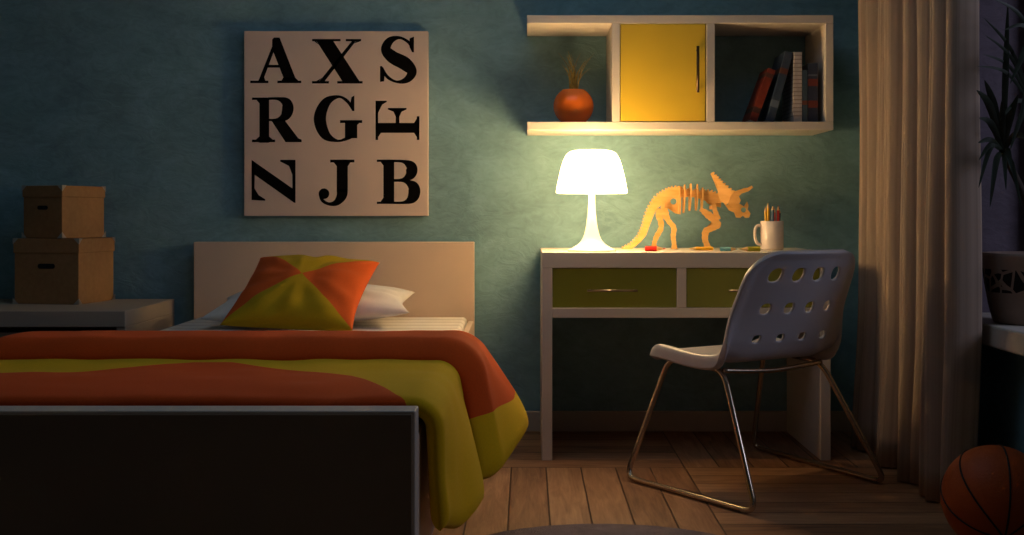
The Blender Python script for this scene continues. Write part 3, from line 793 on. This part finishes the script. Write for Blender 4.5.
# profile: s along front lip -> seat -> bend -> back top
prof = cr([(.354, SZ-.024), (.350, SZ-.004), (.325, SZ+.006), (.28, SZ+.006), (.18, SZ-.002), (.09, SZ-.002), (.035, SZ+.010), (.002, SZ+.05), (-.026, SZ+.11), (-.062, SZ+.19), (-.098, SZ+.265), (-.124, SZ+.318)], 12)
cum = [0]
for a, b in zip(prof, prof[1:]): cum.append(cum[-1]+math.hypot(b[0]-a[0], b[1]-a[1]))
TOT = cum[-1]
def prof_at(s):
    s = min(max(s, 0), TOT)
    for i in range(len(cum)-1):
        if cum[i+1] >= s:
            t = (s-cum[i])/(cum[i+1]-cum[i]); return [a*(1-t)+b*t for a, b in zip(prof[i], prof[i+1])]
    return prof[-1]
def s_of_z(z):      # arc length on the back at height z
    for i in range(len(prof)-1, 0, -1):
        if prof[i-1][1] <= z <= prof[i][1]: return cum[i-1]+(cum[i]-cum[i-1])*(z-prof[i-1][1])/(prof[i][1]-prof[i-1][1])
    return 0
def shell(u, s):    # u -1..1
    f, z = prof_at(s)
    back = sm(s_of_z(SZ+.03)-.06, s_of_z(SZ+.16), s)
    tb = min(1, max(0, (z-SZ-.03)/.29))*back; w = SWd/2*(1-.12*tb)
    rc = .085; d = TOT-s; k = w
    if d < rc: k = w-rc+math.sqrt(max(0, rc*rc-(rc-d)**2))
    rf = .05; 
    if s < rf: k = w-rf*.6+.6*math.sqrt(max(0, rf*rf-(rf-s)**2))
    au = abs(u)
    e9 = au if au < .9 else .9+(au-.9)*(.3+.7*back)
    r = SWd/2+math.copysign(e9/(.93+.07*back), u)*k
    cvx = (abs(u)**2.2)
    f += back*(.04*cvx*(k/w)**2+.0)
    z += (1-back)*(.018*sm(.60, .90, au)-.038*sm(.90, 1.0, au))*min(1, s/.05)
    return W3(r, f, z)
sv = [0, .05, .10, .16, .22, .28, .33, .375]
rows = []                                      # (s0, s1, hole radius or 0)
hz = [(.069, .0125), (.156, .017), (.252, .0215)]
seat_edges = [0, .05, .12, .20, .26]
hs = [(s_of_z(SZ+z), r) for z, r in hz]
edges = [0, .06, .12, .18]
for i in range(3): rows.append((edges[i], edges[i+1], 0))
rows.append((.18, .24, .018))                  # holes in the seat
rows.append((.24, .30, 0)); rows.append((.30, .365, 0)); prev = .365
for i, (s_, r) in enumerate(hs):
    h = r+.0055
    rows.append((prev, s_-h, 0)); rows.append((s_-h, s_+h, r)); prev = s_+h
rows.append((prev, TOT-.03, 0)); rows.append((TOT-.03, TOT, 0))
ucol = [(-1, -.90, 0), (-.90, -.78, 0)]
uc = [-.555, -.185, .185, .555]
ub = [-.78, -.41, -.04, .33, .70]
for i in range(4): ucol.append((ub[i], ub[i+1], 1))
ucol += [(.70, .90, 0), (.90, 1, 0)]
bm = bmesh.new(); cache = {}; rimw = bm.verts.layers.float.new('rimw')
def vt(u, s):
    key = (round(u, 5), round(s, 5))
    if key not in cache:
        cache[key] = bm.verts.new(shell(u, s)); cache[key][rimw] = max(sm(.84, .97, abs(u)), sm(TOT-.03, TOT, s), 1-sm(0, .05, s))
    return cache[key]
Q = 4
for (s0, s1, hr) in rows:
    for (u0, u1, hc) in ucol:
        if hr and hc:
            per = [(u0+(u1-u0)*i/Q, s0) for i in range(Q)]+[(u1, s0+(s1-s0)*i/Q) for i in range(Q)]+[(u1-(u1-u0)*i/Q, s1) for i in range(Q)]+[(u0, s1-(s1-s0)*i/Q) for i in range(Q)]
            cu_, cs_ = (u0+u1)/2+{.0125: .07, .017: .045}.get(hr, 0), (s0+s1)/2; hw = SWd/2*.9
            prev_ring = per
            for fr in (.5, 1.0):
                ring = []
                for i, (a, b) in enumerate(per):
                    an = math.atan2((b-cs_)/(s1-s0), (a-cu_)/(u1-u0))
                    cu2, cs2 = cu_+.86*hr*math.cos(an)/hw, cs_+1.06*hr*math.sin(an)
                    ring.append((a+(cu2-a)*fr, b+(cs2-b)*fr))
                n = len(per)
                for i in range(n):
                    bm.faces.new((vt(*prev_ring[i]), vt(*prev_ring[(i+1) % n]), vt(*ring[(i+1) % n]), vt(*ring[i])))
                prev_ring = ring
        else:
            for i in range(Q):
                for j in range(Q):
                    a0, a1 = u0+(u1-u0)*i/Q, u0+(u1-u0)*(i+1)/Q; b0, b1 = s0+(s1-s0)*j/Q, s0+(s1-s0)*(j+1)/Q
                    vs = [vt(a0, b0), vt(a1, b0), vt(a1, b1), vt(a0, b1)]
                    bm.faces.new(vs)
bmesh.ops.remove_doubles(bm, verts=bm.verts, dist=1e-5)
so_ = fin('seat_shell', bm, M['white_shell'], ch, True)
md = so_.modifiers.new('thick', 'SOLIDIFY'); md.thickness = .020; md.offset = 0
vg = so_.vertex_groups.new(name='rim')
for i_, d_ in enumerate(so_.data.attributes['rimw'].data): vg.add([i_], d_.value, 'REPLACE')
md.vertex_group = 'rim'; md.thickness_vertex_group = .45
md = so_.modifiers.new('sub', 'SUBSURF'); md.levels = 1; md.render_levels = 2
# chrome sled frames: floor runner, two legs, bar under the seat
L = ch.location
F1, R1 = P(626, 480, 3.473), P(756, 517, 3.052); F2, R2 = P(753, 449, 3.927), P(886, 486, 3.397)
for p in (F1, R1, F2, R2): p.z = .0095
near_r, near_f = W3(.035, .055, SZ-.022), W3(.035, .30, SZ-.010)
far_r, far_f = W3(SWd-.035, .055, SZ-.022), W3(SWd-.035, .30, SZ-.010)
def fillet(pts, r=.03, n=6):
    out = [pts[0]]
    for a, b, c in zip(pts, pts[1:], pts[2:]):
        d1, d2 = (a-b).normalized(), (c-b).normalized()
        p, q = b+d1*min(r, (a-b).length*.45), b+d2*min(r, (c-b).length*.45)
        for i in range(n+1):
            t = i/n; out.append(p*(1-t)**2+b*2*t*(1-t)+q*t*t)
    out.append(pts[-1]); return out
for a, b, c, d in ((near_f, F1-L, R1-L, near_r), (far_f, F2-L, R2-L, far_r)):
    bm = bmesh.new(); tube_bm(bm, fillet([(a+d)/2, a, b, c, d, (a+d)/2+(d-a)*.01], .045), .0085, 12)
    fin('sled_leg', bm, M['chrome'], ch, True)
for a, b in ((near_r, far_r), (near_f, far_f)):
    bm = bmesh.new(); m_ = (a+b)/2-Vector((0, 0, .012)); tube_bm(bm, cr([a, m_, b], 8), .0075, 10)
    fin('cross_bar', bm, M['chrome'], ch, True)

# ------------------------------------------------------------------ curtain
bm = bmesh.new(); uvl = bm.loops.layers.uv.new('UVMap'); nu, nv = 260, 24
ya, yb = 3.94, 3.13; rowsv = []
def cfold(t, z):
    y = ya+(yb-ya)*t
    q = t*PI*14+.5*math.sin(t*9)+.25*noise.noise(Vector((t*3, z*.8, 1)))
    a = .032-(.084+.014*math.sin(t*23))*(math.sin(q)**2+.002)**.8
    a += .008*math.sin(t*PI*2*19+1.3)+.012*noise.noise(Vector((t*7, z*1.1, 4)))
    a *= 1+.2*(1-min(1, z/1.2))
    dy = .016*math.sin(2*q)
    fl = .02*(1-sm(0, .5, z))
    return (1.20+a-fl*.5, y+dy+fl*math.sin(t*20), z)
grid = [[bm.verts.new(cfold(i/nu, .006+(ZC-.012)*(j/nv))) for j in range(nv+1)] for i in range(nu+1)]
for i in range(nu):
    for j in range(nv):
        f = bm.faces.new((grid[i][j], grid[i+1][j], grid[i+1][j+1], grid[i][j+1]))
        for lp, (a, b) in zip(f.loops, ((i, j), (i+1, j), (i+1, j+1), (i, j+1))): lp[uvl].uv = (a/nu, b/nv)
ct = tag(fin('curtain', bm, M['curtain'], None, True), 'long beige pleated curtain hanging to the floor beside the window', 'curtain')
md = ct.modifiers.new('thick', 'SOLIDIFY'); md.thickness = .003

# ------------------------------------------------------------------ potted plant on the sill
PLX, PLY = 1.398, 3.2
pt = empty('potted_plant', (PLX, PLY, ZS+.0005), 0, 'dark spiky leaved plant in a patterned planter on the window sill', 'plant')
pr = [(0, 0), (.088, 0), (.094, .004), (.106, .05), (.118, .12), (.1255, .186), (.1255, .196), (.118, .196), (.112, .17), (0, .168)]
fin('planter', lathe_bm(pr, 56), M['pot'], pt, True)
fin('soil', lathe_bm([(0, .176), (.06, .175), (.113, .172), (.112, .1705), (0, .1695)], 40), M['soil'], pt, True)
A = pt.location
def lp(px, py, Y): return P(px, py, Y)-A
heads = [lp(1003, 152, 3.10), lp(1038, 118, 3.2), lp(1046, 60, 3.15)]
st = bmesh.new()
for h, r in zip(heads, (.012, .011, .011)):
    b0 = Vector((random.uniform(-.02, .02), random.uniform(-.02, .02), .172)); b0.x += .012
    pts = cr([b0, (b0*.5+h*.5)+Vector((.02, 0, 0)), h], 8); tube_bm(st, pts, [r*(1-.3*i/(len(pts)-1)) for i in range(len(pts))], 10)
fin('stem', st, M['bark'], pt, True)
def leaf(b, tip, w, sag=.0, side=0):
    bm = bmesh.new(); mid = (b+tip)/2+Vector((0, 0, sag)); pts = [Vector(p) for p in cr([b, mid, tip], 8)]
    n = len(pts); ax = Vector((.75, -.55, 0)); prev = None
    for i, p in enumerate(pts):
        t = (pts[min(i+1, n-1)]-pts[max(i-1, 0)]).normalized(); view = Vector((.38, .9, -.05)); sd = t.cross(view)
        if sd.length < .2: sd = t.cross(Vector((0, 0, 1)))
        sd.normalize(); f = i/(n-1); ww = w*(.45+1.1*f if f < .5 else 1)*(1-max(0, (f-.45)/.55)**1.6)+.0004
        nr = t.cross(sd)
        L_, C_, R_ = bm.verts.new(p+sd*ww), bm.verts.new(p+nr*ww*.25), bm.verts.new(p-sd*ww)
        if prev:
            bm.faces.new((prev[0], prev[1], C_, L_)); bm.faces.new((prev[1], prev[2], R_, C_))
        prev = (L_, C_, R_)
    o = fin('leaf', bm, M['leaf'], pt, True)
    return o
h0, h1, h2 = heads
for px, py, Y, w, sag in ((1008, 2, 3.05, .0085, .0), (984.5, 80, 2.98, .010, .03), (976.5, 90, 2.96, .010, .04), (979, 118, 2.95, .009, .03), (978, 143, 2.95, .008, .02), (979, 160, 2.96, .007, .03),
        (978.5, 188, 2.95, .007, .06), (990, 207, 3.0, .008, .05), (1021, 206, 3.0, .006, .04), (1012, 172, 2.98, .008, .03), (1018, 95, 3.05, .010, .02), (1012, 110, 3.0, .009, .02), (1028, 140, 3.0, .009, .03), (1002, 100, 2.98, .008, .02), (1006, 190, 3.0, .006, .03), (994, 118, 3.16, .008, .02)):
    leaf(h0, lp(px, py, Y), w, sag)
for px, py, Y, w, sag in ((984, 18, 2.98, .0045, .05), (985, 35, 2.97, .0045, .05), (983, 54, 3.0, .0045, .05), (977, 66, 2.95, .0045, .05), (1000, 120, 3.02, .006, .05), (1010, 150, 2.95, .008, .06), (1060, 150, 3.1, .009, .06), (1030, 175, 2.95, .008, .07)):
    leaf(h1, lp(px, py, Y), w, sag)
for px, py, Y, w, sag in ((992, -2, 3.0, .005, .04), (1004, 30, 3.0, .006, .05), (1010, 84, 3.0, .009, .06), (1030, -30, 3.1, .010, .02), (1070, 40, 3.1, .01, .04), (1020, 120, 2.95, .010, .07), (1018, 60, 2.98, .009, .05)):
    leaf(h2, lp(px, py, Y), w, sag)

# ------------------------------------------------------------------ basketball
rb = .126; BC = Vector((PX(996.5, 2.737), 2.737, rb+.001))
bs = bmesh.new(); bmesh.ops.create_uvsphere(bs, u_segments=64, v_segments=40, radius=rb)
ball = tag(fin('basketball', bs, M['ball'], None, True), 'orange basketball with black seams on the floor by the curtain', 'ball'); ball.location = BC
vr_, vd_, vu_ = Vector((.926, -.378, 0)), Vector((-.37, -.91, .2)), Vector((0, 0, 1))
pole = (vr_*.12+vd_*.78-vu_*.62).normalized()
topd = vr_*.10+vu_; e1 = (topd-pole*topd.dot(pole)).normalized(); e2 = pole.cross(e1)
def seam(fn):
    b = bmesh.new(); tube_bm(b, [fn(2*PI*i/120)*(rb*1.0) for i in range(120)], .0024, 6, True); fin('seam', b, M['seam'], ball, True)
for ang in (0, 90):
    a = math.radians(ang); d = e1*math.cos(a)+e2*math.sin(a)
    seam(lambda t, d=d: pole*math.cos(t)+d*math.sin(t))
for sg in (-1, 1):
    a = math.radians(38*sg)
    def fn(t, a=a, sg=sg):
        d = e1*math.cos(a)+e2*math.sin(a); nrm = pole.cross(d)
        return (pole*math.cos(t)+d*math.sin(t)+nrm*(.22*sg)*(math.sin(t)**2)).normalized()
    seam(fn)

# ------------------------------------------------------------------ rug
rg = bmesh.new(); n = 96; ax_, ay_ = .37, .28; top = []
prof_ = [(1.0, .001), (1.006, .008), (.995, .016), (.97, .019), (.6, .020), (0, .020)]
lathe_bm([(0, .001)]+prof_, n, rg)
for v in rg.verts:
    rr = math.hypot(v.co.x, v.co.y); a = math.atan2(v.co.y, v.co.x)
    j = 1+(.012*noise.noise(Vector((math.cos(a)*14, math.sin(a)*14, v.co.z*60))) if rr > .5 else 0)
    v.co.x *= ax_*j; v.co.y *= ay_*j
rug = tag(fin('rug', rg, M['rug'], None, True), 'greyish mauve fluffy rug on the floorboards before the desk', 'rug'); rug.location = (.185, 2.645, 0)

# ------------------------------------------------------------------ light
def area(name, loc, rot, size, power, color, sy=None):
    l = bpy.data.lights.new(name, 'AREA'); l.energy = power; l.color = color; l.size = size
    if sy: l.shape = 'RECTANGLE'; l.size_y = sy
    o = bpy.data.objects.new(name, l); COL.objects.link(o); o.location = loc; o.rotation_euler = rot; return o
area('overhead_fill', (-.1, 2.9, 2.2), (0, 0, 0), 1.4, 3.6, (.50, .74, 1.0), 1.2)  # added cool area fill overhead for ambience, no fitting there
area('window_fill', (2.7, 2.3, 1.5), (0, math.radians(70), math.radians(-20)), .8, 13.0, (.80, .76, .95))  # added area fill outside the window to brighten the jamb
pl_ = bpy.data.lights.new('warm_fill', 'POINT'); pl_.energy = 3.5; pl_.color = (1.0, .64, .32); pl_.shadow_soft_size = .018  # added unseen warm point light before the shade, brightening door, vase and wall
po_ = bpy.data.objects.new('warm_fill', pl_); COL.objects.link(po_); po_.location = (LX-.01, YL-.135, PZ(172, YL))
wd = bpy.data.worlds.new('night'); scene.world = wd; wd.use_nodes = True
bg = wd.node_tree.nodes['Background']; bg.inputs[0].default_value = (.62, .50, .50, 1); bg.inputs[1].default_value = .036

scene.view_settings.view_transform = 'Standard'
scene.view_settings.look = 'None'
scene.view_settings.exposure = 0
scene.cycles.max_bounces = 8
scene.cycles.use_denoising = True
